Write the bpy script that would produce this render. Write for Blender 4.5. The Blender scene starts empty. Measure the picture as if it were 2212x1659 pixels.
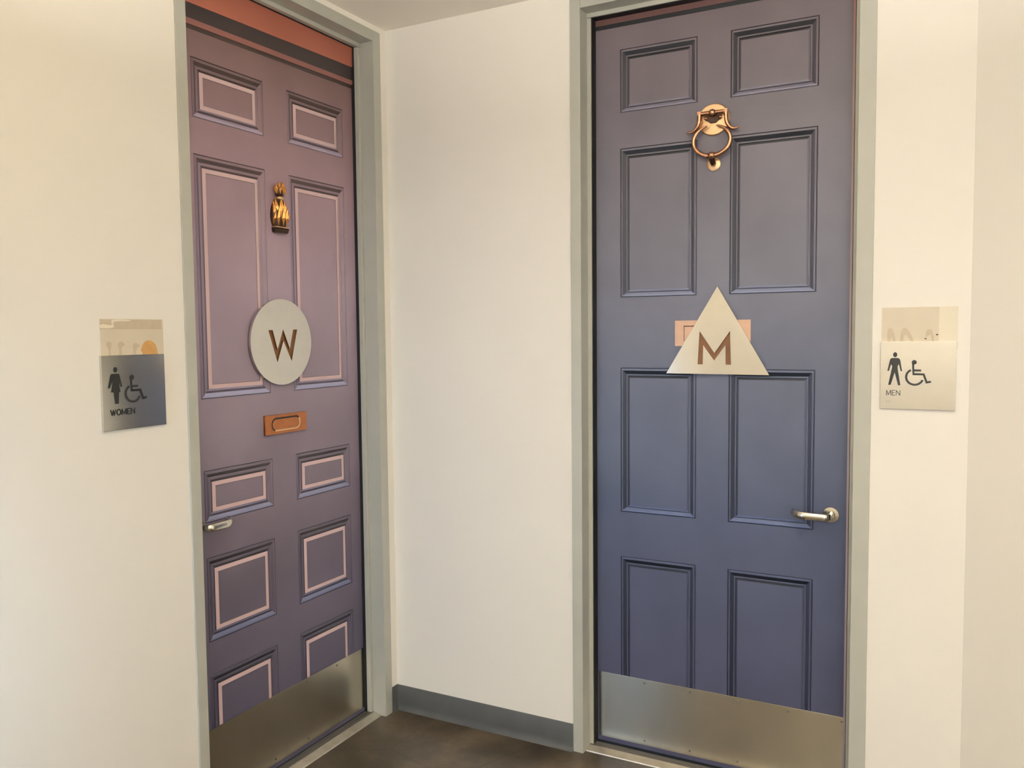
import bpy, bmesh, math, random
from mathutils import Vector, Matrix
random.seed(7)
sc = bpy.context.scene
COL = sc.collection

# ---------------------------------------------------------------- camera
cam_d = bpy.data.cameras.new('camera')
cam = bpy.data.objects.new('camera', cam_d); COL.objects.link(cam)
cam_d.sensor_fit = 'HORIZONTAL'; cam_d.sensor_width = 36.0
cam_d.lens = 36.0 * 1811.6 / 2212.0
cam_d.clip_start = 0.02
_r = Vector((0.88514271, 0.46521975, -0.00964176)); _u = Vector((-0.02023777, 0.05918964, 0.99804159))
_f = Vector((-0.46487935, 0.88321412, -0.06180629))
m = Matrix.Identity(4)
for i in range(3):
    m[i][0] = _r[i]; m[i][1] = _u[i]; m[i][2] = -_f[i]
m[0][3], m[1][3], m[2][3] = 2.0648, -2.8492, 1.5938
cam.matrix_world = m
sc.camera = cam

# ---------------------------------------------------------------- world, added daylight, exposure
w = bpy.data.worlds.new('sky'); sc.world = w; w.use_nodes = True
bg = w.node_tree.nodes['Background']
bg.inputs['Color'].default_value = (0.72, 0.84, 1.0, 1.0); bg.inputs['Strength'].default_value = 3.0
sc.view_settings.view_transform = 'Standard'; sc.view_settings.look = 'None'
sc.view_settings.gamma = 1.0; sc.view_settings.use_curve_mapping = False
sc.view_settings.exposure = 0.0

def daylight(x, y, z, sx, sz, energy, col):  # area light added behind the made-up windows
    L = bpy.data.lights.new('added_daylight', 'AREA'); L.shape = 'RECTANGLE'; L.size = sx; L.size_y = sz; L.energy = energy; L.color = col
    o = bpy.data.objects.new('added_daylight', L); COL.objects.link(o)
    o.location = (x, y, z); o.rotation_euler = (math.radians(90), 0, 0)
daylight(3.55, -5.0, 1.52, 1.2, 2.2, 48.0, (0.90, 0.94, 1.0))      # added daylight behind the made-up tall window
daylight(0.20, -2.36, 0.82, 0.26, 1.3, 11.0, (0.36, 0.62, 1.0))      # added blue fill behind the made-up slit, for the left wall

FILL_DOWN, FILL_UP = 2.5, 51.0  # strengths of the added fill lights

# ---------------------------------------------------------------- materials
def lin(c):
    c = c / 255.0
    return c / 12.92 if c <= 0.04045 else ((c + 0.055) / 1.055) ** 2.4
def S(r, g, b, k=1.2):
    return (min(1, lin(r) * k), min(1, lin(g) * k), min(1, lin(b) * k), 1.0)
_mats = {}
def mat(name, col, rough=0.5, metal=0.0, spec=0.5, var=0.0, scale=6.0, bump=0.0, bscale=120.0, aniso=None, emit=0.0):
    if name in _mats: return _mats[name]
    M = bpy.data.materials.new(name); M.use_nodes = True
    nt = M.node_tree; b = nt.nodes['Principled BSDF']
    b.inputs['Base Color'].default_value = col
    b.inputs['Roughness'].default_value = rough; b.inputs['Metallic'].default_value = metal
    b.inputs['Specular IOR Level'].default_value = spec
    if emit:
        b.inputs['Emission Color'].default_value = col; b.inputs['Emission Strength'].default_value = emit
    geo = nt.nodes.new('ShaderNodeNewGeometry')
    if var:
        n = nt.nodes.new('ShaderNodeTexNoise'); n.inputs['Scale'].default_value = scale; n.inputs['Detail'].default_value = 5
        r = nt.nodes.new('ShaderNodeValToRGB')
        r.color_ramp.elements[0].position = 0.3; r.color_ramp.elements[1].position = 0.7
        r.color_ramp.elements[0].color = tuple(c * (1 - var) for c in col[:3]) + (1,)
        r.color_ramp.elements[1].color = tuple(min(1, c * (1 + var)) for c in col[:3]) + (1,)
        if aniso:
            mp = nt.nodes.new('ShaderNodeMapping'); mp.inputs['Scale'].default_value = aniso
            nt.links.new(geo.outputs['Position'], mp.inputs['Vector']); nt.links.new(mp.outputs['Vector'], n.inputs['Vector'])
        else:
            nt.links.new(geo.outputs['Position'], n.inputs['Vector'])
        nt.links.new(n.outputs['Fac'], r.inputs['Fac']); nt.links.new(r.outputs['Color'], b.inputs['Base Color'])
    if bump:
        n2 = nt.nodes.new('ShaderNodeTexNoise'); n2.inputs['Scale'].default_value = bscale; n2.inputs['Detail'].default_value = 3
        nt.links.new(geo.outputs['Position'], n2.inputs['Vector'])
        bp = nt.nodes.new('ShaderNodeBump'); bp.inputs['Strength'].default_value = bump; bp.inputs['Distance'].default_value = 0.002
        nt.links.new(n2.outputs['Fac'], bp.inputs['Height']); nt.links.new(bp.outputs['Normal'], b.inputs['Normal'])
    _mats[name] = M
    return M
def wrap(name, stops, rough=0.42, blotch=0.10):
    """printed vinyl wrap of a door: colours laid out over the height of the print"""
    M = bpy.data.materials.new(name); M.use_nodes = True
    nt = M.node_tree; b = nt.nodes['Principled BSDF']; b.inputs['Roughness'].default_value = rough
    b.inputs['Specular IOR Level'].default_value = 0.35
    geo = nt.nodes.new('ShaderNodeNewGeometry'); sp = nt.nodes.new('ShaderNodeSeparateXYZ')
    nt.links.new(geo.outputs['Position'], sp.inputs['Vector'])
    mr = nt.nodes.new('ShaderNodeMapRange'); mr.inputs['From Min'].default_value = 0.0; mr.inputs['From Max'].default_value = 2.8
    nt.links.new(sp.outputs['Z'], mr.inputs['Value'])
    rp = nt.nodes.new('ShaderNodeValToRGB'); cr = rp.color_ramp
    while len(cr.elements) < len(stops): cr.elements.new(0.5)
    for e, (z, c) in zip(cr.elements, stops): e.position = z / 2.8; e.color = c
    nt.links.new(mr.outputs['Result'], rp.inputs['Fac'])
    n = nt.nodes.new('ShaderNodeTexNoise'); n.inputs['Scale'].default_value = 3.2; n.inputs['Detail'].default_value = 3
    nt.links.new(geo.outputs['Position'], n.inputs['Vector'])
    n3 = nt.nodes.new('ShaderNodeTexNoise'); n3.inputs['Scale'].default_value = 420; n3.inputs['Detail'].default_value = 1
    nt.links.new(geo.outputs['Position'], n3.inputs['Vector'])
    r2 = nt.nodes.new('ShaderNodeMapRange'); r2.inputs['To Min'].default_value = 1 - blotch; r2.inputs['To Max'].default_value = 1 + blotch
    r2.inputs['From Min'].default_value = 0.3; r2.inputs['From Max'].default_value = 0.7
    nt.links.new(n.outputs['Fac'], r2.inputs['Value'])
    r3 = nt.nodes.new('ShaderNodeMapRange'); r3.inputs['To Min'].default_value = 0.95; r3.inputs['To Max'].default_value = 1.05
    nt.links.new(n3.outputs['Fac'], r3.inputs['Value'])
    mul = nt.nodes.new('ShaderNodeMath'); mul.operation = 'MULTIPLY'
    nt.links.new(r2.outputs['Result'], mul.inputs[0]); nt.links.new(r3.outputs['Result'], mul.inputs[1])
    mx = nt.nodes.new('ShaderNodeVectorMath'); mx.operation = 'SCALE'
    nt.links.new(rp.outputs['Color'], mx.inputs[0]); nt.links.new(mul.outputs['Value'], mx.inputs['Scale'])
    nt.links.new(mx.outputs['Vector'], b.inputs['Base Color'])
    return M

WALL = mat('painted_plaster_cream', (0.85, 0.80, 0.71, 1), 0.6, var=0.012, scale=1.5, bump=0.05, bscale=260)
CEIL = mat('painted_ceiling', (0.92, 0.855, 0.75, 1), 0.75, var=0.015, scale=1.2)
FRAME = mat('hollow_metal_grey_paint', S(172, 171, 160, 1.05), 0.38, var=0.03, scale=9)
RUBBER = mat('grey_rubber_base', S(76, 77, 76, 1.05), 0.5, var=0.06, scale=14)
CONCRETE = None
ALU = mat('aluminium_threshold', (0.62, 0.58, 0.50, 1), 0.38, metal=0.8, var=0.10, scale=30)
STEEL = mat('brushed_stainless_kick', (0.58, 0.53, 0.43, 1), 0.27, metal=1.0, var=0.10, scale=7, aniso=(1, 1, 0.35))
_b = STEEL.node_tree.nodes['Principled BSDF']; _b.inputs['Anisotropic'].default_value = 0.6
_t = STEEL.node_tree.nodes.new('ShaderNodeCombineXYZ'); _t.inputs[2].default_value = 1.0      # grain runs level, so reflections smear upright
STEEL.node_tree.links.new(_t.outputs[0], _b.inputs['Tangent'])
SATIN = mat('satin_sign_metal', (0.66, 0.645, 0.60, 1), 0.14, metal=1.0, var=0.02, scale=30)
NICKEL = mat('satin_nickel', (0.72, 0.68, 0.58, 1), 0.20, metal=1.0)
SCREW = mat('dark_steel_screw', (0.20, 0.17, 0.13, 1), 0.35, metal=1.0)
BRASS = mat('warm_brass', S(188, 142, 112, 1.0), 0.22, metal=1.0, var=0.10, scale=60)
BRASSL = mat('pale_brass', S(222, 188, 148, 1.0), 0.42, metal=1.0, var=0.06, scale=60)
BRONZE = mat('dark_bronze', S(62, 42, 30, 1.0), 0.4, metal=0.6, var=0.2, scale=80)
GOLD = mat('old_gold', S(190, 134, 74, 1.0), 0.32, metal=0.85, var=0.15, scale=90)
COPPER = mat('copper_mail_slot', S(172, 110, 70, 1.0), 0.32, metal=0.75, var=0.08, scale=40)
COPPERP = mat('pale_copper', S(204, 168, 144, 1.0), 0.36, metal=0.35, var=0.06, scale=40)
INK = mat('black_pictogram', S(26, 28, 28, 1.0), 0.45)
BROWN = mat('brown_letter_backing', S(122, 80, 46, 1.0), 0.5, var=0.08, scale=40)
BLACKGAP = mat('black_seal', (0.006, 0.006, 0.006, 1), 0.7)
GLUE = mat('tape_film_residue', S(202, 190, 168, 1.05), 0.35, var=0.03, scale=18)
GLUE2 = mat('smeared_adhesive', S(186, 170, 146, 1.05), 0.3, var=0.05, scale=40)
GLUE3 = mat('torn_brown_paint_patch', S(186, 142, 84, 1.0), 0.6, var=0.08, scale=60)
GLUEL = mat('pale_adhesive', S(216, 206, 184, 1.08), 0.35)

def concrete():
    M = bpy.data.materials.new('polished_brown_concrete'); M.use_nodes = True
    nt = M.node_tree; b = nt.nodes['Principled BSDF']; b.inputs['Roughness'].default_value = 0.32
    geo = nt.nodes.new('ShaderNodeNewGeometry')
    n = nt.nodes.new('ShaderNodeTexNoise'); n.inputs['Scale'].default_value = 3.4; n.inputs['Detail'].default_value = 8; n.inputs['Roughness'].default_value = 0.62
    n2 = nt.nodes.new('ShaderNodeTexNoise'); n2.inputs['Scale'].default_value = 60; n2.inputs['Detail'].default_value = 2
    nt.links.new(geo.outputs['Position'], n.inputs['Vector']); nt.links.new(geo.outputs['Position'], n2.inputs['Vector'])
    rp = nt.nodes.new('ShaderNodeValToRGB'); cr = rp.color_ramp
    cr.elements[0].position = 0.33; cr.elements[0].color = S(42, 36, 27, 1.1)
    cr.elements[1].position = 0.68; cr.elements[1].color = S(92, 79, 62, 1.1)
    e = cr.elements.new(0.5); e.color = S(64, 55, 42, 1.1)
    nt.links.new(n.outputs['Fac'], rp.inputs['Fac'])
    v = nt.nodes.new('ShaderNodeTexVoronoi'); v.feature = 'DISTANCE_TO_EDGE'; v.inputs['Scale'].default_value = 1.1
    nt.links.new(geo.outputs['Position'], v.inputs['Vector'])
    cm = nt.nodes.new('ShaderNodeMapRange'); cm.inputs['From Max'].default_value = 0.004; cm.inputs['To Min'].default_value = 0.55; cm.inputs['To Max'].default_value = 1.0
    nt.links.new(v.outputs['Distance'], cm.inputs['Value'])
    m2 = nt.nodes.new('ShaderNodeMapRange'); m2.inputs['To Min'].default_value = 0.75; m2.inputs['To Max'].default_value = 1.25
    nt.links.new(n2.outputs['Fac'], m2.inputs['Value'])
    mu = nt.nodes.new('ShaderNodeMath'); mu.operation = 'MULTIPLY'
    nt.links.new(cm.outputs['Result'], mu.inputs[0]); nt.links.new(m2.outputs['Result'], mu.inputs[1])
    sc_ = nt.nodes.new('ShaderNodeVectorMath'); sc_.operation = 'SCALE'
    nt.links.new(rp.outputs['Color'], sc_.inputs[0]); nt.links.new(mu.outputs['Value'], sc_.inputs['Scale'])
    nt.links.new(sc_.outputs['Vector'], b.inputs['Base Color'])
    return M
CONCRETE = concrete()

# ---------------------------------------------------------------- mesh helpers
class MB:
    def __init__(s): s.v = []; s.f = []; s.m = []
    def add(s, vs, fs, mi=0):
        o = len(s.v); s.v += [tuple(p) for p in vs]
        for f in fs: s.f.append([i + o for i in f]); s.m.append(mi)
    def box(s, x0, x1, y0, y1, z0, z1, mi=0):
        s.add([(x0,y0,z0),(x1,y0,z0),(x1,y1,z0),(x0,y1,z0),(x0,y0,z1),(x1,y0,z1),(x1,y1,z1),(x0,y1,z1)],
              [(0,3,2,1),(4,5,6,7),(0,1,5,4),(1,2,6,5),(2,3,7,6),(3,0,4,7)], mi)
    def quad(s, a, b, c, d, mi=0): s.add([a, b, c, d], [(0, 1, 2, 3)], mi)
    def prism(s, pts, y0, y1, mi=0):
        """polygon (x,z), counter-clockwise seen from -y, extruded from y0 (front) to y1 (back)"""
        n = len(pts)
        s.add([(x, y0, z) for x, z in pts] + [(x, y1, z) for x, z in pts],
              [tuple(range(n)), tuple(range(2*n-1, n-1, -1))] + [((i+1) % n, i, n+i, n+(i+1) % n) for i in range(n)], mi)
    def extrude_path(s, prof, a, b, axis, mi=0):
        """profile polygon extruded between a and b along 'x' or 'y'; profile gives the other two coordinates"""
        n = len(prof)
        P = (lambda p, t: (t, p[0], p[1])) if axis == 'x' else (lambda p, t: (p[0], t, p[1]))
        s.add([P(p, a) for p in prof] + [P(p, b) for p in prof],
              [tuple(range(n)), tuple(range(2*n-1, n-1, -1))] + [((i+1) % n, i, n+i, n+(i+1) % n) for i in range(n)], mi)
    def tube(s, path, rad, seg=12, flat=(1, 1), up=(0, 0, 1), mi=0, cap=True):
        """sweep; rad number or list; flat = (sideways, up) radius factors"""
        path = [Vector(p) for p in path]; n = len(path); rings = []
        for i, p in enumerate(path):
            t = (path[min(i+1, n-1)] - path[max(i-1, 0)]).normalized()
            uu = Vector(up); sd = t.cross(uu)
            if sd.length < 1e-4: sd = t.cross(Vector((1, 0, 0)))
            sd.normalize(); uv = sd.cross(t).normalized()
            r = rad[i] if isinstance(rad, (list, tuple)) else rad
            rings.append([p + sd * (math.cos(a) * r * flat[0]) + uv * (math.sin(a) * r * flat[1]) for a in [2*math.pi*k/seg for k in range(seg)]])
        vs = [q for rg in rings for q in rg]; fs = []
        for i in range(n-1):
            for k in range(seg):
                k2 = (k+1) % seg; fs.append((i*seg+k, i*seg+k2, (i+1)*seg+k2, (i+1)*seg+k))
        if cap: fs += [tuple(range(seg-1, -1, -1)), tuple(range((n-1)*seg, n*seg))]
        s.add(vs, fs, mi)
    def lathe_y(s, cx, cz, prof, seg=32, sx=1.0, sz=1.0, mi=0):
        """prof list of (radius, y); turned round the y axis through (cx, cz)"""
        vs = []; fs = []; n = len(prof)
        for r, y in prof:
            vs += [(cx + math.cos(2*math.pi*k/seg)*r*sx, y, cz + math.sin(2*math.pi*k/seg)*r*sz) for k in range(seg)]
        for i in range(n-1):
            for k in range(seg):
                k2 = (k+1) % seg; fs.append((i*seg+k, i*seg+k2, (i+1)*seg+k2, (i+1)*seg+k))
        fs += [tuple(range(seg-1, -1, -1)), tuple(range((n-1)*seg, n*seg))]
        s.add(vs, fs, mi)
    def ball(s, c, r, seg=16, rings=10, sc=(1, 1, 1), mi=0):
        vs = []; fs = []
        for i in range(1, rings):
            a = math.pi*i/rings
            for k in range(seg):
                b = 2*math.pi*k/seg
                vs.append((c[0]+r*sc[0]*math.sin(a)*math.cos(b), c[1]+r*sc[1]*math.sin(a)*math.sin(b), c[2]+r*sc[2]*math.cos(a)))
        t = len(vs); vs += [(c[0], c[1], c[2]+r*sc[2]), (c[0], c[1], c[2]-r*sc[2])]
        for i in range(rings-2):
            for k in range(seg):
                k2 = (k+1) % seg; fs.append((i*seg+k, (i+1)*seg+k, (i+1)*seg+k2, i*seg+k2))
        for k in range(seg):
            k2 = (k+1) % seg; fs.append((t, k, k2)); fs.append((t+1, (rings-2)*seg+k2, (rings-2)*seg+k))
        s.add(vs, fs, mi)
    def mesh(s, name, mats, smooth=False, bevel=0.0, fix=True):
        me = bpy.data.meshes.new(name); me.from_pydata(s.v, [], s.f); 
        for M in mats: me.materials.append(M)
        for p, mi in zip(me.polygons, s.m): p.material_index = mi
        if fix or bevel:
            bm = bmesh.new(); bm.from_mesh(me)
            if bevel:
                ed = [e for e in bm.edges if len(e.link_faces) == 2 and e.calc_face_angle(0) > 0.5]
                bmesh.ops.bevel(bm, geom=ed, offset=bevel, segments=2, affect='EDGES', profile=0.5)
            if fix: bmesh.ops.recalc_face_normals(bm, faces=bm.faces)
            bm.to_mesh(me); bm.free()
        if smooth:
            for p in me.polygons: p.use_smooth = True
            if hasattr(me, 'set_sharp_from_angle'): me.set_sharp_from_angle(angle=math.radians(38))
        me.update(); return me
def link(name, me, parent=None):
    o = bpy.data.objects.new(name, me); COL.objects.link(o)
    if parent: o.parent = parent
    return o
def obj(name, mb, mats, parent=None, smooth=False, bevel=0.0, fix=True):
    if not isinstance(mats, (list, tuple)): mats = [mats]
    return link(name, mb.mesh(name, mats, smooth, bevel, fix), parent)
def tag(o, label=None, cat=None, group=None, kind=None):
    if label: o['label'] = label
    if cat: o['category'] = cat
    if group: o['group'] = group
    if kind: o['kind'] = kind
    return o
def empty(name, loc=(0, 0, 0), rz=0.0):
    o = bpy.data.objects.new(name, None); COL.objects.link(o); o.empty_display_size = 0.1
    o.location = loc; o.rotation_euler = (0, 0, rz); return o
def filled(loops, y0, y1):
    """filled 2-D outlines with holes as a slab between y0 (front) and y1; loops in (x,z)"""
    cu = bpy.data.curves.new('outline', 'CURVE'); cu.dimensions = '2D'; cu.fill_mode = 'BOTH'; cu.extrude = abs(y1-y0)/2
    for lp in loops:
        sp = cu.splines.new('POLY'); sp.points.add(len(lp)-1); sp.use_cyclic_u = True
        for p, (x, z) in zip(sp.points, lp): p.co = (x, z, 0, 1)
    t = bpy.data.objects.new('outline', cu); COL.objects.link(t)
    me = bpy.data.meshes.new_from_object(t.evaluated_get(bpy.context.evaluated_depsgraph_get()))
    bpy.data.objects.remove(t); bpy.data.curves.remove(cu)
    me.transform(Matrix.Translation((0, (y0+y1)/2, 0)) @ Matrix.Rotation(math.pi/2, 4, 'X'))
    return me
def part_mesh(name, me, material, parent):
    me.materials.clear(); me.materials.append(material); me.name = name
    return link(name, me, parent)

# ---------------------------------------------------------------- room shell
HC = 2.816            # ceiling height
XR = 2.109            # end of the back wall
TH = 0.22
YB = -4.7             # rear wall of the hall
XF = 4.4              # far right wall of the hall

fl = MB(); fl.box(-0.6, XF+0.2, YB-0.2, 0.6, -0.12, 0.0)
tag(obj('floor', fl, CONCRETE), 'polished brown mottled concrete floor', 'floor', kind='structure')
ce = MB(); ce.box(-0.6, XF+0.2, YB-0.2, 0.6, HC, HC+0.1)
tag(obj('ceiling', ce, CEIL), 'plain beige painted ceiling', 'ceiling', kind='structure')

# openings: the frames fill them
M0, M1, MH = 0.830, 1.828, 2.785          # back wall opening
W0, W1, WH = -1.046, -0.055, 2.787        # left wall opening
bw = MB()
bw.box(-TH, M0, 0, TH, 0, HC); bw.box(M1, XR, 0, TH, 0, HC); bw.box(M0, M1, 0, TH, MH, HC)
tag(obj('wall_back', bw, WALL), 'cream painted wall around the blue door', 'wall', kind='structure')
lw = MB()
lw.box(-TH, 0, W1, 0, 0, HC); lw.box(-TH, 0, YB, W0, 0, HC); lw.box(-TH, 0, W0, W1, WH, HC)
tag(obj('wall_left', lw, WALL), 'cream painted wall around the mauve door', 'wall', kind='structure')
# angled wall right of the blue door
rw = MB()
A = Vector((XR, 0)); B = Vector((XF, -1.32)); n = Vector((1.32, XF-XR)).normalized()
rw.add([(A.x, A.y, 0), (B.x, B.y, 0), (B.x+n.x*TH, B.y+n.y*TH, 0), (A.x+n.x*TH, A.y+n.y*TH, 0),
        (A.x, A.y, HC), (B.x, B.y, HC), (B.x+n.x*TH, B.y+n.y*TH, HC), (A.x+n.x*TH, A.y+n.y*TH, HC)],
       [(0,3,2,1),(4,5,6,7),(0,1,5,4),(1,2,6,5),(2,3,7,6),(3,0,4,7)])
tag(obj('wall_right', rw, WALL), 'cream wall meeting the back wall beside the men sign', 'wall', kind='structure')
fw_ = MB(); fw_.box(XF, XF+TH, YB, -1.32, 0, HC)
tag(obj('wall_far', fw_, WALL), 'plain cream wall beside the viewer', 'wall', kind='structure')
rr = MB(); wx0, wx1, wz0, wz1 = 2.95, 4.15, 0.4, 2.64
rr.box(-TH, wx0, YB-TH, YB, 0, HC); rr.box(wx1, XF+TH, YB-TH, YB, 0, HC)
rr.box(wx0, wx1, YB-TH, YB, 0, wz0); rr.box(wx0, wx1, YB-TH, YB, wz1, HC)
tag(obj('wall_rear', rr, WALL), 'cream wall with an added tall window behind the viewer', 'wall', kind='structure')

# windows added out of view to let daylight in
GLASS = bpy.data.materials.new('added_window_glass'); GLASS.use_nodes = True
nt = GLASS.node_tree; nt.nodes.remove(nt.nodes['Principled BSDF'])
tr = nt.nodes.new('ShaderNodeBsdfTransparent'); gl = nt.nodes.new('ShaderNodeBsdfGlossy'); gl.inputs['Roughness'].default_value = 0.02
fr = nt.nodes.new('ShaderNodeFresnel'); mxs = nt.nodes.new('ShaderNodeMixShader')
nt.links.new(fr.outputs['Fac'], mxs.inputs['Fac']); nt.links.new(tr.outputs['BSDF'], mxs.inputs[1]); nt.links.new(gl.outputs['BSDF'], mxs.inputs[2])
nt.links.new(mxs.outputs['Shader'], nt.nodes['Material Output'].inputs['Surface'])
def window(name, label, x, y, z0, hw, hh, bar):  # builds the added windows out of view
    win = tag(empty(name, (x, y, z0)), label, 'window', kind='structure')
    wf = MB(); fb = .05 if hw > .3 else .02
    for a, b, c, d in ((-hw, -hw+fb, 0, hh), (hw-fb, hw, 0, hh), (-hw, hw, 0, fb), (-hw, hw, hh-fb, hh), (-hw, hw, bar, bar+fb)): wf.box(a, b, -.03, .03, c, d)
    obj('window_frame', wf, FRAME, win)
    for c, d in ((fb, bar), (bar+fb, hh-fb)):
        p = MB(); p.box(-hw+fb, hw-fb, -.004, .004, c, d); obj('pane', p, GLASS, win)
window('added_window_1', 'tall grey framed window added at the unseen end of the hall', 3.55, YB-0.1, wz0, (wx1-wx0)/2, wz1-wz0, 1.1)
nb_ = MB(); nx0, nx1, nz0, nz1 = 0.06, 0.34, 0.12, 1.52
nb_.box(0, nx0, -2.28, -2.15, 0, HC); nb_.box(nx1, 0.40, -2.28, -2.15, 0, HC); nb_.box(nx0, nx1, -2.28, -2.15, 0, nz0); nb_.box(nx0, nx1, -2.28, -2.15, nz1, HC)
tag(obj('added_nib', nb_, WALL), 'short cream wall with a slit window, added left of the view', 'wall', kind='structure')  # stub and slit added to send bluish daylight along the left wall
window('added_window_2', 'slit window added left of the view for bluish daylight', 0.20, -2.22, nz0, (nx1-nx0)/2, nz1-nz0, 0.7)

# unseen fill lights added above and behind the viewer, built as suspended up-and-down lights
def lit(name, k):
    M = bpy.data.materials.new(name); M.use_nodes = True
    lb = M.node_tree.nodes['Principled BSDF']; lb.inputs['Base Color'].default_value = (.9, .85, .75, 1)
    lb.inputs['Emission Color'].default_value = (1.0, 0.965, 0.90, 1); lb.inputs['Emission Strength'].default_value = k
    return M
LITD, LITU = lit('fill_diffuser_down', FILL_DOWN), lit('fill_diffuser_up', FILL_UP)
WHITE = mat('white_enamel', (0.8, 0.78, 0.73, 1), 0.4)
def fill_pendant(x, y, lab, LITD=LITD, LITU=LITU):
    z = 2.30
    t = tag(empty('fill_pendant_light', (x, y, z)), lab, 'light', 'fill lights added to the unseen hall')
    f = MB()
    for a, b, c, d in ((-.62, -.60, -.13, .13), (.60, .62, -.13, .13), (-.60, .60, -.13, -.115), (-.60, .60, .115, .13)): f.box(a, b, c, d, -.03, .03)
    obj('housing', f, WHITE, t)
    g = MB(); g.box(-.598, .598, -.113, .113, -.026, -.018); obj('diffuser', g, LITD, t)
    g = MB(); g.box(-.598, .598, -.113, .113, .018, .026); obj('diffuser', g, LITU, t)
    for q in (-.61, .61):
        g = MB(); g.tube([(q, 0, .03), (q, 0, HC-z-.0005)], .002, 8); obj('fill_cable', g, WHITE, t)
fill_pendant(1.60, -1.75, 'added suspended fill light nearest the mauve door')
fill_pendant(3.30, -2.75, 'added suspended fill light nearest the angled wall')
LITR = lit('fill_diffuser_wall_wash', 12.5)  # stronger glow added to brighten the rear wall
fill_pendant(1.25, -4.05, 'added suspended fill light beside the rear wall', LITR, LITU)
fill_pendant(2.55, -4.05, 'added suspended fill light between the rear wall and the added tall window', LITR, LITU)

# rubber cove base
def cove(name, a, b, axis, sgn, label, parent_loc=None):
    """sgn: direction out of the wall"""
    h = 0.1045
    pts = [(0, 0), (0.0155, 0), (0.0125, 0.003), (0.0075, 0.009), (0.0045, 0.018), (0.0035, 0.03), (0.0035, h-0.002), (0.002, h), (0, h)]
    mb = MB(); prof = [(sgn*p, q) for p, q in pts]
    mb.extrude_path(prof, a, b, axis)
    return tag(obj(name, mb, RUBBER, smooth=True), label, 'baseboard', kind='structure')
cove('baseboard_back', 0.0005, 0.8165, 'x', -1, 'dark grey rubber base along the wall between the doors')
cove('baseboard_left', -0.0448, -0.0005, 'y', 1, 'short grey rubber base piece beside the mauve door frame')
cove('baseboard_left_near', YB, -1.056, 'y', 1, 'grey rubber base below the women sign')
cove('baseboard_right', 1.8395, 2.10, 'x', -1, 'grey rubber base below the men sign')

# ---------------------------------------------------------------- doors
DM, DW = 0.103, 0.0925     # leaf faces lie this deep behind the wall faces
# door-local space: x to the right along the wall, y = 0 at the leaf face (negative towards the viewer), z up
doorM = tag(empty('door_1', (0, DM, 0), 0), 'blue panelled door with ring knocker and triangle sign', 'door', kind='structure')
doorW = tag(empty('door_2', (-DW, 0, 0), math.pi/2), 'mauve panelled door with pineapple knocker and round sign', 'door', kind='structure')

MSTOPS = [(0.15, S(66, 65, 82)), (0.95, S(70, 74, 92)), (1.40, S(90, 92, 106)), (1.85, S(106, 102, 109)), (2.35, S(104, 95, 99)), (2.72, S(102, 88, 88))]  # hues of the print; paler middle heights carry the hall's light in the colour
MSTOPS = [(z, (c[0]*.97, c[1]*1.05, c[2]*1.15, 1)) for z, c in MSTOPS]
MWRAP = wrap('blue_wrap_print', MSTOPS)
WSTOPS = [(0.2, S(82, 78, 93)), (0.7, S(88, 80, 91)), (1.25, S(120, 107, 115)), (1.75, S(148, 130, 138)), (2.2, S(143, 117, 121)), (2.62, S(106, 82, 74))]  # print hues, with the light at middle height mixed into the colour
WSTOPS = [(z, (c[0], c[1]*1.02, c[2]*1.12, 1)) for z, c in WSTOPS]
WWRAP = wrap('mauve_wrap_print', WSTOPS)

def leaf(parent, x0, x1, z0, z1, panels, material):
    xs = sorted({x0, x1, *[p[0] for p in panels], *[p[1] for p in panels]})
    zs = sorted({z0, z1, *[p[2] for p in panels], *[p[3] for p in panels]})
    mb = MB()
    for i in range(len(xs)-1):
        for j in range(len(zs)-1):
            cx, cz = (xs[i]+xs[i+1])/2, (zs[j]+zs[j+1])/2
            if any(p[0] < cx < p[1] and p[2] < cz < p[3] for p in panels): continue
            mb.quad((xs[i], 0, zs[j]), (xs[i+1], 0, zs[j]), (xs[i+1], 0, zs[j+1]), (xs[i], 0, zs[j+1]))
    T = 0.044
    mb.quad((x0, T, z0), (x0, T, z1), (x1, T, z1), (x1, T, z0))
    mb.quad((x0, 0, z0), (x0, 0, z1), (x0, T, z1), (x0, T, z0)); mb.quad((x1, 0, z0), (x1, T, z0), (x1, T, z1), (x1, 0, z1))
    mb.quad((x0, 0, z1), (x1, 0, z1), (x1, T, z1), (x0, T, z1)); mb.quad((x0, 0, z0), (x0, T, z0), (x1, T, z0), (x1, 0, z0))
    return obj('leaf', mb, material, parent, fix=False)

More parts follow.
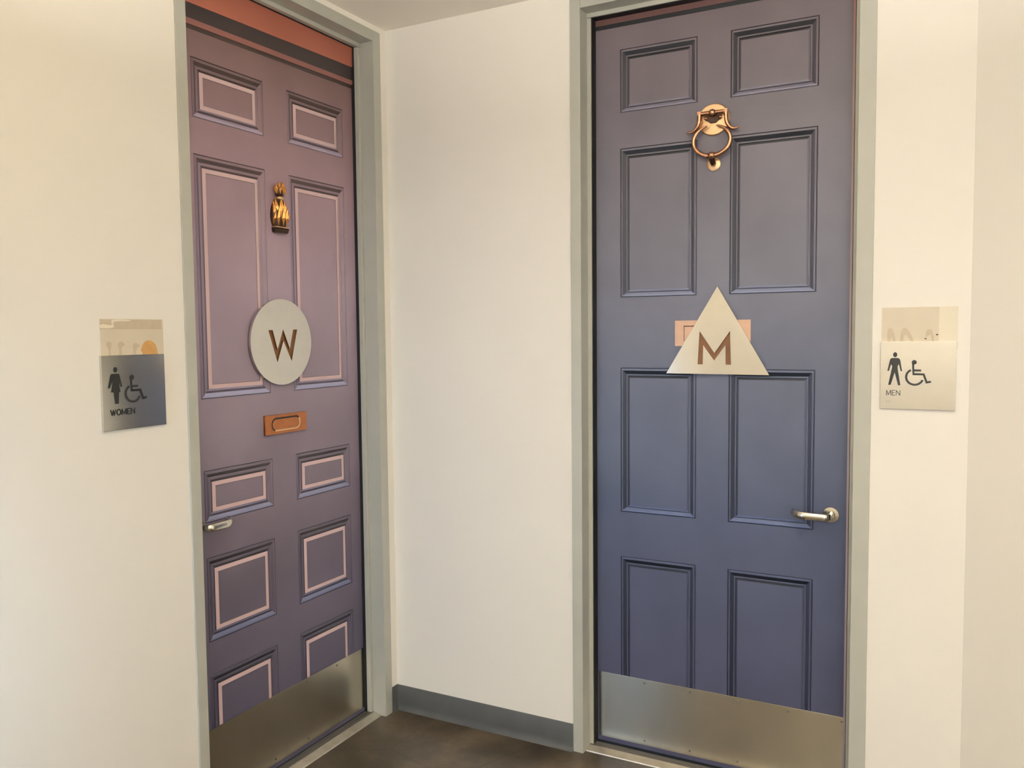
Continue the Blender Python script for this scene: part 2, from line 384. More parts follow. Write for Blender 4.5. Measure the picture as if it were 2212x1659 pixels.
def moulded_panel(parent, rect, widths, prof, cols, field_mat, border=None):
    """rect x0,x1,z0,z1; widths l,r,t,b of the moulding; prof [(fraction, height mm)];
    cols side -> material list, one per strip; border = (width, material, height mm) round the field"""
    x0, x1, z0, z1 = rect; l, r, t, b = widths
    def ring(fr, h):
        return [(x0+l*fr, -h/1000, z0+b*fr), (x1-r*fr, -h/1000, z0+b*fr), (x1-r*fr, -h/1000, z1-t*fr), (x0+l*fr, -h/1000, z1-t*fr)]
    rings = [ring(*p) for p in prof]
    fx0, fx1, fz0, fz1 = x0+l, x1-r, z0+b, z1-t
    hf = prof[-1][1]
    f = MB()
    if border:
        bwid, bmat, hb = border
        f.quad((fx0+bwid, -hb/1000, fz0+bwid), (fx1-bwid, -hb/1000, fz0+bwid), (fx1-bwid, -hb/1000, fz1-bwid), (fx0+bwid, -hb/1000, fz1-bwid))
    else:
        f.quad((fx0, -hf/1000, fz0), (fx1, -hf/1000, fz0), (fx1, -hf/1000, fz1), (fx0, -hf/1000, fz1))
    po = obj('panel', f, field_mat, parent, fix=False)
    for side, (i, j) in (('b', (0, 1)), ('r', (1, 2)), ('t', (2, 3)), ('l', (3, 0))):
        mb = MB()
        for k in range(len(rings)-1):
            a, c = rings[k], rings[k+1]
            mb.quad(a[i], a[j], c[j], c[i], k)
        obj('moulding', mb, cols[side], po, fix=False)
    if border:
        mb = MB(); g0 = ring(1.0, hf)
        e = 0.0016
        g1 = [(fx0+bwid-e, -(hb+1.2)/1000, fz0+bwid-e), (fx1-bwid+e, -(hb+1.2)/1000, fz0+bwid-e), (fx1-bwid+e, -(hb+1.2)/1000, fz1-bwid+e), (fx0+bwid-e, -(hb+1.2)/1000, fz1-bwid+e)]
        g2 = [(fx0+bwid, -hb/1000, fz0+bwid), (fx1-bwid, -hb/1000, fz0+bwid), (fx1-bwid, -hb/1000, fz1-bwid), (fx0+bwid, -hb/1000, fz1-bwid)]
        for (i, j) in ((0, 1), (1, 2), (2, 3), (3, 0)):
            mb.quad(g0[i], g0[j], g1[j], g1[i], 0); mb.quad(g1[i], g1[j], g2[j], g2[i], 1)
        obj('border', mb, [bmat, WLINE], po, fix=False)
    return po

def shaded_strip_mats(tagname, stops, table):  # tones per side put the printed mouldings' light and shade into colour
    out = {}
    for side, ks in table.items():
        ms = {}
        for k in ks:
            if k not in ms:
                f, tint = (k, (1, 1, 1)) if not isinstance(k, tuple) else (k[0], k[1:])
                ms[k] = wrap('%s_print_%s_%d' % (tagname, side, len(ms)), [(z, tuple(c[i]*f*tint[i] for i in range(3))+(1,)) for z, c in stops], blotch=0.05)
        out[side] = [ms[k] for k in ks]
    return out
# ---- blue door (men)
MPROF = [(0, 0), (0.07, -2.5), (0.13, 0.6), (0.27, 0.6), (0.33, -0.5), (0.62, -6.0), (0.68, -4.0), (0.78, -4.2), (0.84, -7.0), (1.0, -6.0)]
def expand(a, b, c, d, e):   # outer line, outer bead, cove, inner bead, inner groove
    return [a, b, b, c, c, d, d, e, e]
CB = (0.94, 1.0, 1.10)     # cooler tint of the printed sills, painted as lit from above
MC = shaded_strip_mats('blue', MSTOPS, {
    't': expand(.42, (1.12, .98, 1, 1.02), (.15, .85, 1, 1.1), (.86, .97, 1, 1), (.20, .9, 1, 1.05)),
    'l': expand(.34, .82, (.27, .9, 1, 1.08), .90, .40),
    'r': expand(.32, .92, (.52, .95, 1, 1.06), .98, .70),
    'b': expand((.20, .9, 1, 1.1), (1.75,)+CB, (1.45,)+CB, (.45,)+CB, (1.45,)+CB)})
mx = ((0.969, 1.2545), (1.370, 1.6575)); mz = ((2.390, 2.6165), (1.718, 2.261), (0.916, 1.4575), (0.15, 0.7455))
mp = [(a, b, c, d) for (c, d) in mz for (a, b) in mx]
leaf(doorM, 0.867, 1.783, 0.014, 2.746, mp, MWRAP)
for (a, b, c, d) in mp:
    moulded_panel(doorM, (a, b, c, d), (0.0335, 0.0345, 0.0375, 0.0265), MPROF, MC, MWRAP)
PINKCAS = wrap('mauve_casing_print', [(0.1, S(150, 136, 148)), (1.4, S(170, 156, 164)), (2.3, S(150, 122, 118)), (2.7, S(152, 108, 92))], blotch=0.04)
ed = MB(); ed.box(1.7615, 1.7825, -.0025, -.0002, .02, 2.72); tag(obj('edge_strip', ed, PINKCAS, doorM), 'narrow mauve strip down the handle edge')
hb_ = MB(); hb_.box(.8685, 1.7605, -.003, -.0002, 2.712, 2.7455); tag(obj('head_band', hb_, mat('maroon_print', S(92, 64, 62), .4), doorM), 'dark maroon band along the top')
dl = MB(); dl.box(.8685, 1.7605, -.0015, -.0002, 2.697, 2.712); tag(obj('head_shadow_line', dl, mat('black_shadow_print', S(26, 28, 32), .4), doorM), 'black shadow line printed below the maroon band')  # dark strip painted as the band's shadow in the print
# ---- mauve door (women)
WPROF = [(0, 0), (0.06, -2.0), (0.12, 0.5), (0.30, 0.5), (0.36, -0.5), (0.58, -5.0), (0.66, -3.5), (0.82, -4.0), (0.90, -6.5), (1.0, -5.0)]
WC = shaded_strip_mats('mauve', WSTOPS, {  # dark tops and pale bottoms: printed moulding shade put into colour
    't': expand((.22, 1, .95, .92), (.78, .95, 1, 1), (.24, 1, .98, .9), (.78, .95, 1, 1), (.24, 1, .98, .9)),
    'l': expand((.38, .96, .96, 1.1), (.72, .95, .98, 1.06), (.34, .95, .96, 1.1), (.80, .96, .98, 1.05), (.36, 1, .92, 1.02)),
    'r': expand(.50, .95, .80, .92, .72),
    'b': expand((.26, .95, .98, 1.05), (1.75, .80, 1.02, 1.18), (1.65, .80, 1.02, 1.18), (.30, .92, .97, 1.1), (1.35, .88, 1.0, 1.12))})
WLINE = mat('mauve_print_line', S(92, 74, 76), .4)
PINK = mat('pink_print_border', S(192, 166, 168), .4, spec=0.35, var=0.04, scale=5)
wx = ((-0.9175, -0.6035), (-0.484, -0.171)); wz = ((2.288, 2.477), (1.385, 2.173), (0.977, 1.149), (0.578, 0.8595), (0.10, 0.4655))
wp = [(a, b, c, d) for (c, d) in wz for (a, b) in wx]
leaf(doorW, -1.006, -0.0855, 0.014, 2.746, wp, WWRAP)
for (a, b, c, d) in wp:
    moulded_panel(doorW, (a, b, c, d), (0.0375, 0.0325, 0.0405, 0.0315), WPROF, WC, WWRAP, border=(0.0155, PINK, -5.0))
RED = wrap('brick_red_print', [(2.6, S(160, 96, 78)), (2.75, S(142, 82, 66))], blotch=0.05)
REDT = mat('brick_red_edge_print', S(128, 84, 78), .45)
SOFF = mat('near_black_soffit_print', S(52, 42, 42), .45)
def band(name, pts, y, M, lab):
    mb = MB(); mb.prism(pts, -y, -0.0002); return tag(obj(name, mb, M, doorW), lab)
band('lintel_band', [(-1.005, 2.638), (-0.101, 2.657), (-0.098, 2.7455), (-1.005, 2.7455)], .007, RED, 'brick red band along the top')
band('lintel_soffit', [(-1.005, 2.591), (-0.108, 2.604), (-0.101, 2.657), (-1.005, 2.638)], .005, SOFF, 'near black band below the red band')
band('lintel_edge', [(-1.005, 2.572), (-0.112, 2.586), (-0.108, 2.604), (-1.005, 2.591)], .006, REDT, 'thin red brown strip below the black band')

band('lintel_shadow_line', [(-1.005, 2.560), (-0.100, 2.574), (-0.112, 2.586), (-1.005, 2.572)], .0015, mat('brown_shadow_print', S(58, 46, 42), .45), 'dark shadow line printed below the red brown strip')  # shadow under the printed lintel, laid on as a dark strip
# ---- kick plates
def kick(parent, x0, x1, z0, z1, n, sx0, sx1):
    mb = MB(); mb.box(x0, x1, -.0018, -.0001, z0, z1)
    k = obj('kick_plate', mb, STEEL, parent, bevel=.0005); tag(k, 'brushed steel kick plate with screws')
    first = None
    for zz in (z1-.014, z0+.018):
        for i in range(n):
            x = sx0+(sx1-sx0)*i/(n-1)
            if first is None:
                s = MB(); s.lathe_y(0, 0, [(.0042, -.0018), (.0040, -.0028), (.0022, -.0034), (.0008, -.0026)], 12)
                first = obj('screw', s, SCREW, k, smooth=True); o = first
            else:
                o = first.copy(); COL.objects.link(o); o.parent = k
            o.location = (x, 0, zz)
kick(doorM, 0.8805, 1.770, 0.031, 0.2855, 6, 0.889, 1.757)
kick(doorW, -0.992, -0.0935, 0.031, 0.2845, 6, -0.980, -0.105)

# ---- lever handles
def lever(parent, cx, cz, d):
    """d = +1: lever points to +x, -1 to -x"""
    r = MB(); r.lathe_y(cx, cz, [(.0268, -.0002), (.0268, -.006), (.0255, -.0085), (.014, -.0095), (.0125, -.012), (.0125, -.013)], 36)
    h = obj('lever_handle', r, NICKEL, parent, smooth=True); tag(h, 'satin nickel return lever handle')
    g = MB()
    path = [(cx, -.008, cz), (cx, -.026, cz), (cx, -.038, cz-.0005)]
    for k in range(1, 7):
        a = k/6*math.pi/2
        path.append((cx+d*.018*(1-math.cos(a)), -.038-.018*math.sin(a), cz-.0005-.001*k/6))
    for t in (.032, .046, .060, .072): path.append((cx+d*t, -.056+.05*(t-.018)**2*6, cz-.0015))
    g.tube(path, [.0105]*3+[.0108, .0112, .0116, .012, .0124, .0126]+[.0128, .0132, .0134, .0134], 20, flat=(.50, 1.0))
    obj('grip', g, NICKEL, h, smooth=True)
    e = MB(); bx, by = cx+d*.072, -.056+.05*(.054)**2*6
    p2 = [(bx, by, cz-.0015)]
    for k in range(1, 7):
        a = k/6*math.pi*.46
        p2.append((bx+d*.047*math.sin(a), by+.034*(1-math.cos(a)), cz-.0015+.0035*k/6))
    p2.append((p2[-1][0]+d*.001, -.014, cz+.002)); p2.append((p2[-1][0], -.009, cz+.002))
    e.tube(p2, [.0134, .0134, .0133, .0131, .0129, .0126, .0122, .0112, .0095], 20, flat=(.50, 1.0))
    obj('return_tip', e, NICKEL, h, smooth=True)
lever(doorM, 1.7135, 0.9735, -1)
lever(doorW, -0.9545, 0.974, 1)

# ---- mail slots
def rrect(x0, x1, z0, z1, r, n=6):
    out = []
    for cx, cz, a0 in ((x1-r, z0+r, -90), (x1-r, z1-r, 0), (x0+r, z1-r, 90), (x0+r, z0+r, 180)):
        for k in range(n+1):
            a = math.radians(a0+90*k/n); out.append((cx+r*math.cos(a), cz+r*math.sin(a)))
    return out
pl = filled([[(-0.644, 1.2355), (-0.431, 1.2355), (-0.431, 1.3045), (-0.644, 1.3045)], rrect(-0.612, -0.465, 1.247, 1.293, .021)], -.009, -.0002)
ms = part_mesh('mail_slot', pl, COPPER, doorW); tag(ms, 'copper mail slot with rounded opening')
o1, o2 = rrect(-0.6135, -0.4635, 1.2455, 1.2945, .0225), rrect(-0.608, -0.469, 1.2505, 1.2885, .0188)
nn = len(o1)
for nm, mm, test in (('shaded_rim', mat('rim_shade_black', S(24, 16, 12), .5), lambda q: q[1]-1.27 > (q[0]+.54)*.30-.006), ('lit_rim', BRASSL, lambda q: not q[1]-1.27 > (q[0]+.54)*.30-.006)):  # rim's shaded and lit halves set by colour, split on a slant
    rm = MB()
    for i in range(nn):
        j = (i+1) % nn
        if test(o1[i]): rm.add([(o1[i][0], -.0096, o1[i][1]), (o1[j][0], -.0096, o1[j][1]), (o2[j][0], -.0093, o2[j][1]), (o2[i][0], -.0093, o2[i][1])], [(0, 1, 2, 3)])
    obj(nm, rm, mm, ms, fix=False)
fl_ = MB(); fl_.prism(rrect(-0.6105, -0.4665, 1.2480, 1.2910, .0205), -.0088, -.0003); obj('flap', fl_, COPPER, ms)
# the blue door's slot sits behind the triangle sign
sl = MB(); sl.box(1.178, 1.445, -.004, -.0002, 1.538, 1.629)
s2 = obj('mail_slot', sl, COPPERP, doorM, bevel=.0012); tag(s2, 'pale copper mail slot half hidden by the triangle')
ri = MB()
for a, b, c, d in ((1.178, 1.445, 1.621, 1.629), (1.178, 1.445, 1.538, 1.546), (1.178, 1.186, 1.546, 1.621), (1.437, 1.445, 1.546, 1.621)): ri.box(a, b, -.0055, -.004, c, d)
obj('slot_rim', ri, COPPERP, s2)
fp = MB(); fp.box(1.212, 1.411, -.0052, -.004, 1.556, 1.607); obj('flap', fp, COPPERP, s2)
fp = MB(); fp.box(1.212, 1.411, -.0054, -.004, 1.607, 1.6105); fp.box(1.210, 1.212, -.0054, -.004, 1.556, 1.6105); obj('flap_gap', fp, BRONZE, s2)

# ---- ring knocker on the blue door
kb = MB(); kb.lathe_y(1.3135, 2.3225, [(.0555, -.0002), (.0555, -.005), (.0525, -.008), (.030, -.0095), (.004, -.010)], 40, 1.0, 0.985)
kn = obj('door_knocker', kb, BRASSL, doorM, smooth=True); tag(kn, 'polished brass ring door knocker')
def smooth_path(pts, y, sub=5):
    P = [Vector((a, y if len(q) == 0 else q[0], b)) for a, b, *q in pts]; out = []
    for i in range(len(P)-1):
        p0, p1, p2, p3 = P[max(i-1, 0)], P[i], P[i+1], P[min(i+2, len(P)-1)]
        for k in range(sub):
            t = k/sub
            out.append(0.5*((2*p1)+(-p0+p2)*t+(2*p0-5*p1+4*p2-p3)*t*t+(-p0+3*p1-3*p2+p3)*t**3))
    out.append(P[-1]); return out
def taper(n, r0, r1): return [r0+(r1-r0)*i/(n-1) for i in range(n)]
for sgn, pts in ((-1, [(1.268, 2.343), (1.2675, 2.326), (1.2655, 2.310), (1.2565, 2.294), (1.242, 2.284), (1.224, 2.285)]),
                 (1, [(1.3595, 2.343), (1.360, 2.326), (1.3625, 2.306), (1.372, 2.290), (1.387, 2.281), (1.403, 2.283)])):
    y = MB(); pth = smooth_path(pts, -.021)
    y.tube(pth, [(.0072 if i < 10 else .0078-(i-9)*.0044/max(1, len(pth)-10)) for i in range(len(pth))], 12, up=(0, 1, 0))
    obj('yoke_arm', y, BRASS, kn, smooth=True)
yb = MB(); yb.tube([(1.262, -.021, 2.3425), (1.3655, -.021, 2.3425)], .0070, 12)
yb.box(1.2612, 1.2735, -.027, -.015, 2.3365, 2.3497); yb.box(1.3535, 1.3658, -.027, -.015, 2.3365, 2.3497)
obj('yoke_bar', yb, BRASS, kn, smooth=True)
bl = MB(); bl.ball((1.3135, -.024, 2.3415), .0125, 18, 12)
bl.tube([(1.298, -.021, 2.3415), (1.3025, -.021, 2.3415)], .0082, 14); bl.tube([(1.3245, -.021, 2.3415), (1.329, -.021, 2.3415)], .0082, 14)
obj('hinge_ball', bl, BRASS, kn, smooth=True)
ps = MB(); ps.prism([(1.284, 2.334), (1.286, 2.320), (1.296, 2.316), (1.304, 2.309), (1.323, 2.309), (1.332, 2.317), (1.342, 2.321), (1.344, 2.334)], -.0155, -.008)
obj('hinge_shadow_block', ps, BRONZE, kn, bevel=.002)  # dark block standing in for the shadow under the bar
for qx, qd in ((1.284, 1), (1.343, -1)):
    ps = MB(); ps.ball((qx+.004*qd, -.016, 2.326), .0062, 14, 10, (1.1, .8, .8)); obj('hinge_lug', ps, BRASS, kn, smooth=True)
rg = MB(); c_ = (1.3125, 2.2465); pth = []; rad = []
N = 64
for i in range(N+1):
    a = math.radians(90+14+(360-28)*i/N)
    rx, rz = .0640, .0520
    pth.append((c_[0]+rx*math.cos(a), -.026, c_[1]+rz*math.sin(a)))
    e = min(i, N-i)/9.0; rad.append(.0030+.0040*min(1, e)+.0012*max(0, -math.sin(a)))
rg.tube(pth, rad, 14, up=(0, 1, 0)); obj('ring', rg, BRASS, kn, smooth=True)
rb = MB(); rb.ball((1.3125, -.027, 2.196), .0135, 18, 12, (1.0, 1.0, .95))
rb.tube([(1.2950, -.026, 2.1957), (1.3000, -.026, 2.1955)], .0094, 14); rb.tube([(1.3255, -.026, 2.1955), (1.3305, -.026, 2.1957)], .0094, 14)
obj('ring_ball', rb, BRASS, kn, smooth=True)
st = MB(); st.lathe_y(1.3135, 2.170, [(.0245, -.0002), (.0245, -.003), (.022, -.005), (.010, -.006), (.008, -.014)], 28)
obj('strike_plate', st, BRASSL, kn, smooth=True)
st = MB(); st.tube([(1.3135, -.006, 2.168), (1.3132, -.016, 2.176), (1.3128, -.024, 2.190)], [.009, .0095, .010], 14, up=(1, 0, 0)); obj('strike_stud', st, BRONZE, kn, smooth=True)

# ---- pineapple knocker on the mauve door
PX = -0.5435
def pine_w(z):   # half width of the fruit
    t = (z-1.978)/(2.082-1.978)
    return .0395*max(.0, math.sin(math.pi*min(1, max(0, .22+.74*t))))**.62
bm_ = MB(); vs = []; rows = 16; segs = 12
for i in range(rows+1):
    z = 1.978+(2.082-1.978)*i/rows; wv = max(.006, pine_w(z))
    for k in range(segs+1):
        a = math.pi*k/segs
        vs.append((PX-wv*math.cos(a), -.0002-(.006+.020*min(1, wv/.036))*math.sin(a), z))
fs = [(i*(segs+1)+k, i*(segs+1)+k+1, (i+1)*(segs+1)+k+1, (i+1)*(segs+1)+k) for i in range(rows) for k in range(segs)]
fs += [tuple(range(segs, -1, -1)), tuple(range(rows*(segs+1), rows*(segs+1)+segs+1))]
bm_.add(vs, fs); pk = obj('door_knocker', bm_, BRONZE, doorW, smooth=True); tag(pk, 'antique gold pineapple door knocker')
def scale_leaf(parent, x, z0, z1, hw, y0, y1, M=GOLD, lean=0.0):
    """pointed blade: lozenge with a raised rib"""
    zm = z0+(z1-z0)*.38; s = MB(); xt = x+lean; ym = (y0+y1)/2
    V = [(x, y0+.003, z0), (x+hw+lean*.3, ym+.003, zm), (xt, y1+.002, z1), (x-hw+lean*.3, ym+.003, zm), (x+lean*.35, ym-.0035, zm+.004),
         (x, y0+.006, z0), (x+hw+lean*.3, ym+.008, zm), (xt, y1+.006, z1), (x-hw+lean*.3, ym+.008, zm)]
    s.add(V, [(0, 1, 4), (1, 2, 4), (2, 3, 4), (3, 0, 4), (0, 5, 6, 1), (1, 6, 7, 2), (2, 7, 8, 3), (3, 8, 5, 0), (5, 8, 7, 6)])
    return obj('scale', s, M, parent)
def body_y(x, z):
    wv = max(.006, pine_w(z)); q = max(-.98, min(.98, (x-PX)/wv))
    return -.0002-(.006+.020*min(1, wv/.036))*math.sqrt(1-q*q)
for z0, z1, xs_ in ((2.026, 2.082, (-.021, .0, .021)), (2.008, 2.068, (-.031, -.0105, .0105, .031)),
                    (1.981, 2.046, (-.0205, .0, .0205)), (1.986, 2.030, (-.034, .034))):
    for dx in xs_:
        x = PX+dx*.94
        scale_leaf(pk, x, z0, z1, (.0084 if abs(dx) < .03 else .0058), body_y(x, z0)-.005, body_y(PX+dx*.8, z1)-.007, GOLD, lean=dx*.06)
nb = MB(); nb.ball((PX, -.012, 2.0795), .0165, 18, 10, (1.0, .75, .55)); obj('neck', nb, BRASSL, pk, smooth=True)
cb = MB(); cb.ball((PX, -.010, 2.104), .020, 16, 10, (1.05, .7, 1.1)); obj('crown_core', cb, BRONZE, pk, smooth=True)
for z0, z1, xs_, hw in ((2.106, 2.1365, (-.010, .0, .010), .0042), (2.093, 2.127, (-.019, -.007, .005, .016), .0042), (2.095, 2.122, (-.0235, .0225), .003)):
    for dx in xs_:
        scale_leaf(pk, PX+dx, z0, z1, hw*1.25, -.0285+abs(dx)*.45, -.0275+abs(dx)*.5, GOLD, lean=dx*.12).name = 'crown_leaf'
ba = MB(); ba.prism([(PX-.032, 1.957), (PX+.034, 1.957), (PX+.040, 1.974), (PX-.036, 1.974)], -.017, -.0002); obj('base_block', ba, BRONZE, pk, bevel=.003)
br = MB(); br.box(PX-.0335, PX+.0355, -.0225, -.0002, 1.9745, 1.978); obj('base_rim', br, BRASSL, pk, bevel=.001)

# ---------------------------------------------------------------- door frames and thresholds
def frame(name, label, loc, rz, depth, L, R, H, fo):
    """local: x along the wall, y = 0 at the wall face, +y into the wall. L/R = (outer, inner) face edges, H = (inner, outer) head"""
    t = tag(empty(name, loc, rz), label, 'door frame', kind='structure')
    P = 0.006; SD = 0.058     # projection of the face, depth of the stop
    a = MB(); a.box(L[0], L[1], -P, depth+.06, 0, H[1]); obj('jamb', a, FRAME, t, bevel=.0015)
    a = MB(); a.box(R[1], R[0], -P, depth+.06, 0, H[1]); obj('jamb', a, FRAME, t, bevel=.0015)
    a = MB(); a.box(L[1]+.0004, R[1]-.0004, -P, depth+.06, H[0], H[1]); obj('header', a, FRAME, t, bevel=.0015)
    st = .0155; SE = SD+.022
    a = MB(); a.box(L[1]-.001, L[1]+st, SD, SE, 0.012, H[0]-st-.001); obj('stop', a, FRAME, t, bevel=.002)
    a = MB(); a.box(R[1]-st, R[1]+.001, SD, SE, 0.012, H[0]-st-.001); obj('stop', a, FRAME, t, bevel=.002)
    a = MB(); a.box(L[1]-.001, R[1]+.001, SD-.0006, SE, H[0]-st, H[0]+.001); obj('stop', a, FRAME, t, bevel=.002)
    for x0, x1, z0, z1 in ((L[1]+.0005, L[1]+st+.0022, .012, H[0]-.002), (R[1]-st-.0022, R[1]-.0005, .012, H[0]-.002), (L[1]+.001, R[1]-.001, H[0]-st-.0015, H[0]-.0005)):
        a = MB(); a.box(x0, x1, SD+fo, depth-.0012, z0, z1); obj('seal', a, BLACKGAP, t)
    return t
frame('trim_1', 'grey metal frame of the blue door', (0, 0, 0), 0, DM, (0.8165, 0.857), (1.8395, 1.7895), (2.7495, 2.7915), .006)
frame('trim_2', 'grey metal frame of the mauve door', (0, 0, 0), math.pi/2, DW, (-1.0555, -1.0165), (-0.0455, -0.0915), (2.7495, 2.7925), .0205)
def threshold(name, label, rz, x0, x1, d):
    t = tag(empty(name, (0, 0, 0), rz), label, 'threshold', kind='structure')
    mb = MB(); mb.extrude_path([(.018, 0), (.020, .0035), (.052, .0105), (.056, .0105), (.056, .0005)], x0, x1, 'x'); obj('bevel_nosing', mb, ALU, t)
    dk = mat('grooved_aluminium', (0.16, 0.145, 0.125, 1), .45, metal=.5)
    for k in range(4):
        y = .0575+k*.0095
        mb = MB(); mb.box(x0, x1, y, y+.0068, .0003, .0100); obj('rib', mb, dk, t, bevel=.001)
    mb = MB(); mb.box(x0, x1, .056, d+.05, .0001, .0060); obj('groove_base', mb, BLACKGAP, t)
threshold('trim_3', 'ribbed aluminium threshold under the blue door', 0, 0.8578, 1.7888, DM)
threshold('trim_4', 'ribbed aluminium threshold under the mauve door', math.pi/2, -1.0158, -0.0922, DW)

# ---------------------------------------------------------------- shaped letter signs on the doors
def circ(cx, cz, r, n=96, a0=0, ez=1.0): return [(cx+r*math.cos(2*math.pi*k/n+a0), cz+r*ez*math.sin(2*math.pi*k/n+a0)) for k in range(n)]
# round W
t = tag(empty('round_sign', (-DW, -0.552, 1.566), math.pi/2), 'round satin metal sign with cut out letter W', 'sign')
def wpt(x, y): return (-0.620+(x-957)/328*.147+0.552, 1.609-(y-597)/365*.116-1.566)
Wl = [wpt(*p) for p in ((957, 597), (1050, 962), (1123, 718), (1213, 955), (1285, 592), (1238, 592), (1195, 812), (1122, 588), (1055, 815), (1005, 597))]
part_mesh('plate', filled([circ(0, 0, .1545), Wl], -.0125, -.0036), SATIN, t)
bk = MB(); bk.lathe_y(0, 0, [(.150, -.0004), (.150, -.0038)], 64); obj('backing', bk, BROWN, t)
# triangle M
t = tag(empty('triangle_sign', (1.331, DM, 1.440), 0), 'triangular satin metal sign with cut out letter M', 'sign')
def mpt(x, y): return (1.264+(x-700)/455*.117-1.331, 1.4735+(1310-y)/448*.117-1.440)
Ml = [mpt(*p) for p in ((700, 1310), (770, 1310), (775, 1048), (928, 1258), (1080, 1048), (1085, 1312), (1155, 1312), (1140, 862), (930, 1158), (725, 862))]
part_mesh('plate', filled([[(-.1815, .000), (.180, -.0015), (.0015, .3065)], Ml], -.0165, -.0082), SATIN, t)
bk = MB(); bk.prism([(-.165, .008), (.164, .0065), (.0015, .288)], -.0086, -.0058); obj('backing', bk, BROWN, t)

# ---------------------------------------------------------------- wall signs with pictograms
def arc_band(cx, cz, ro, ri, a0, a1, n=28):
    o = [(cx+ro*math.cos(math.radians(a0+(a1-a0)*k/n)), cz+ro*math.sin(math.radians(a0+(a1-a0)*k/n))) for k in range(n+1)]
    i = [(cx+ri*math.cos(math.radians(a0+(a1-a0)*k/n)), cz+ri*math.sin(math.radians(a0+(a1-a0)*k/n))) for k in range(n+1)]
    return o+i[::-1]
STROKES = {'W': [[(0, 1), (.26, 0), (.5, .95), (.74, 0), (1, 1)]], 'M': [[(0, 0), (.06, 1), (.5, .12), (.94, 1), (1, 0)]],
           'E': [[(1, 1), (0, 1), (0, 0), (1, 0)], [(0, .52), (.88, .52)]], 'N': [[(0, 0), (0, 1), (1, 0), (1, 1)]],
           'O': [[(.5+.5*math.cos(2*math.pi*k/20), .5+.5*math.sin(2*math.pi*k/20)) for k in range(21)]]}
def wall_sign(name, label, loc, rz, person, word, word_u, ww, stroke):
    """local x from 0 (left) to .208, z from 0 to .209, y = 0 on the wall"""
    t = tag(empty(name, loc, rz), label, 'sign')
    b = MB(); b.box(0, .208, -.008, -.0005, 0, .209); obj('plate', b, SATIN, t, bevel=.0008)
    q = lambda x, y: ((x-205)/1050*.208, .209-(y-615)/960*.209)
    y0, y1 = -.0092, -.0078
    if person == 'man':
        body = [(350, 856), (375, 849), (452, 849), (474, 858), (487, 885), (515, 1035), (494, 1035), (467, 935), (449, 965), (453, 1010), (493, 1235), (460, 1235), (410, 1055), (355, 1232), (320, 1230), (367, 1000), (374, 965), (357, 935), (328, 1033), (305, 1030), (338, 880)]
        head = (412, 803)
    else:
        body = [(358, 849), (470, 849), (486, 880), (520, 1015), (500, 1022), (462, 930), (470, 985), (490, 1085), (466, 1087), (455, 1235), (401, 1235), (384, 1087), (344, 1083), (366, 985), (372, 930), (322, 1030), (298, 1030), (340, 875)]
        head = (420, 800)
    hq = q(*head); R = .0058
    part_mesh('person_pictogram', filled([circ(hq[0], hq[1], R, 28, 0, 1.33), [q(*p) for p in body]], y0, y1), INK, t)
    hd = q(682, 908); wc = q(692, 1115)
    bodyw = [(650, 915), (662, 1090), (805, 1090), (850, 1205), (922, 1190), (916, 1165), (868, 1172), (826, 1063), (688, 1061), (686, 1038), (780, 1037), (781, 1010), (685, 1008), (681, 935)]
    wp_ = part_mesh('wheelchair_pictogram', filled([[q(*p) for p in bodyw]], y0, y1), INK, t)
    part_mesh('head', filled([circ(hd[0], hd[1], .0070, 28)], y0, y1), INK, wp_)
    part_mesh('wheel', filled([arc_band(wc[0], wc[1], .0268, .0205, 118, 338)], y0, y1), INK, wp_)
    n = len(word); zb, hh = .209*(1-.795), .209*.072
    wd = {'W': 1.30, 'O': 1.08, 'M': 1.18, 'E': .72, 'N': .98}; gap = .34
    unit = ww*.208/(sum(wd[c] for c in word)+gap*(n-1)); x = word_u*.208
    for c in word:                                     # each letter is drawn with strokes of even weight
        lb = MB(); W_ = wd[c]*unit
        for pl_ in STROKES[c]:
            P = [Vector((x+u*W_, zb+v*hh)) for u, v in pl_]
            for p0, p1 in zip(P[:-1], P[1:]):
                d = (p1-p0).normalized(); nrm = Vector((-d.y, d.x))*stroke/2; e = d*stroke*.30
                lb.prism([tuple(p0-e-nrm), tuple(p1+e-nrm), tuple(p1+e+nrm), tuple(p0-e+nrm)], y0, y1)
        obj('letter', lb, INK, t); x += W_+gap*unit
    bd = MB(); rnd = random.Random(3)
    for k in range(len(word)):
        for (i, j) in ((0, 0), (1, 1), (0, 2)):
            if rnd.random() < .8:
                bd.ball((word_u*.208+k*.0058+i*.0022, -.008, .026-j*.0022), .0008, 8, 6)
    obj('braille', bd, SATIN, t, smooth=True)
    return t
wall_sign('restroom_sign', 'square metal sign with man and wheelchair pictograms reading MEN', (1.8655, 0, 1.3445), 0, 'man', 'MEN', .086, .185, .0017)
wall_sign('restroom_sign', 'square metal sign with woman and wheelchair pictograms reading WOMEN', (0, -1.347, 1.3310), math.pi/2, 'woman', 'WOMEN', .115, .365, .0026)

# ---------------------------------------------------------------- old tape residue above the signs
def blob(pts, n=5):
    P = [Vector((a, 0, b)) for a, b in pts]; out = []
    for i in range(len(P)):
        p0, p1, p2, p3 = P[i-1], P[i], P[(i+1) % len(P)], P[(i+2) % len(P)]
        for k in range(n):
            t = k/n; v = 0.5*((2*p1)+(-p0+p2)*t+(2*p0-5*p1+4*p2-p3)*t*t+(-p0+3*p1-3*p2+p3)*t**3); out.append((v.x, v.z))
    return out
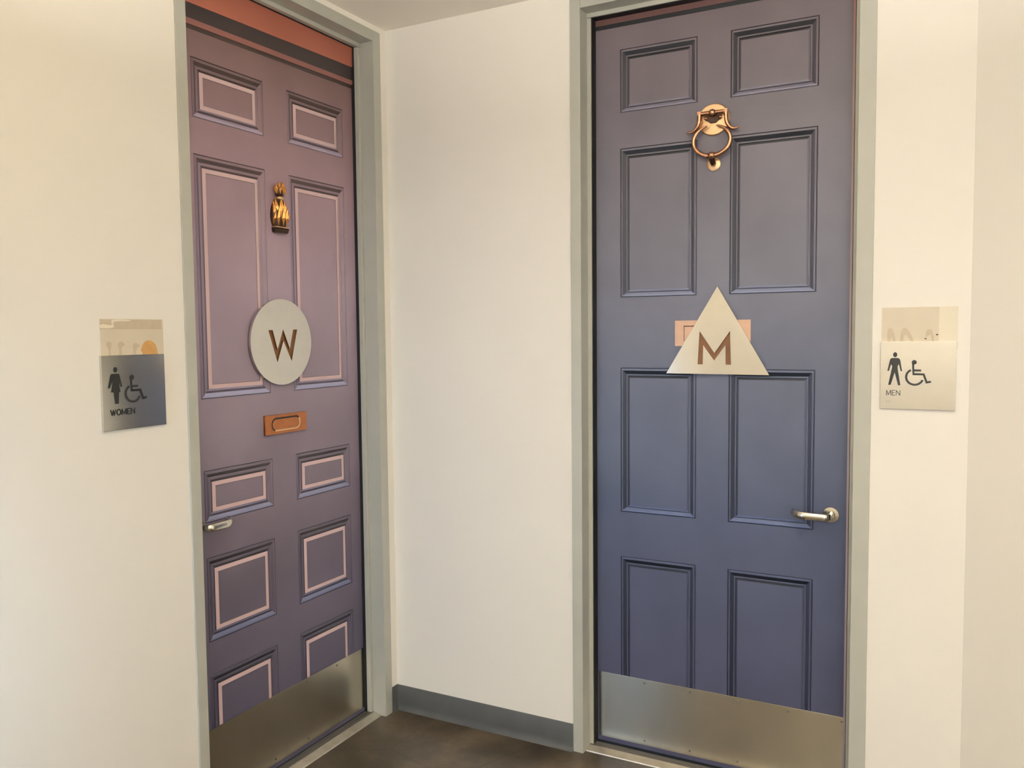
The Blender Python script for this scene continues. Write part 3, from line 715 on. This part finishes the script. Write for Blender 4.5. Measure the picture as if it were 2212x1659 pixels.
# men: local origin at the left bottom of the visible film
t = tag(empty('adhesive_patch', (1.8655, 0, 1.50), 0), 'torn beige tape film stuck above the men sign', 'tape residue')
f = MB(); f.box(.001, .2105, -.0005, -.00002, 0.03, .1585); obj('film', f, GLUEL, t)
f = MB(); f.box(.001, .160, -.0008, -.0005, .052, .1575); obj('film_layer', f, GLUE, t)
for i, pts in enumerate(([(.018, .052), (.018, .088), (.026, .094), (.034, .088), (.042, .052), (.033, .052), (.030, .070), (.026, .052)],
            [(.054, .052), (.056, .086), (.066, .095), (.078, .085), (.093, .053), (.084, .052), (.072, .072), (.064, .070), (.062, .052)],
            [(.124, .066), (.126, .086), (.134, .091), (.143, .084), (.148, .052), (.142, .052), (.138, .072), (.130, .070)])):
    part_mesh('glue_smear', filled([blob(pts)], -.0012, -.0008), GLUE2, t)
for a, b, c, d in ((.152, .158, .072, .0755), (.121, .127, .060, .063)):
    f = MB(); f.box(a, b, -.0012, -.0008, c, d); obj('chip', f, BRONZE, t)
# women
t = tag(empty('adhesive_patch', (0, -1.345, 1.44), math.pi/2), 'torn tape film with brown blob above the women sign', 'tape residue')
f = MB(); f.box(.004, .211, -.0005, -.00002, 0.0, .2010); obj('film', f, GLUE, t)
f = MB(); f.box(.004, .205, -.0009, -.0005, .172, .1995); obj('film_layer', f, GLUE2, t)
part_mesh('pale_streak', filled([blob([(.006, .176), (.045, .177), (.048, .193), (.095, .195), (.097, .1985), (.044, .1985), (.040, .184), (.010, .186)])], -.0013, -.0009), GLUEL, t)
for pts in ([(.022, .130), (.026, .138), (.034, .138), (.038, .130), (.034, .112), (.034, .090), (.029, .090), (.029, .114)],
            [(.058, .130), (.064, .138), (.074, .136), (.080, .128), (.070, .120), (.069, .090), (.060, .090), (.062, .112)],
            [(.106, .124), (.112, .133), (.122, .132), (.130, .124), (.120, .118), (.115, .105), (.113, .090), (.105, .090), (.108, .110)]):
    part_mesh('glue_smear', filled([blob(pts)], -.0011, -.0005), GLUE2, t)
part_mesh('brown_blob', filled([blob([(.133, .112), (.139, .128), (.152, .139), (.166, .139), (.180, .130), (.187, .113), (.186, .090), (.140, .090), (.138, .104)])], -.0014, -.0005), GLUE3, t)
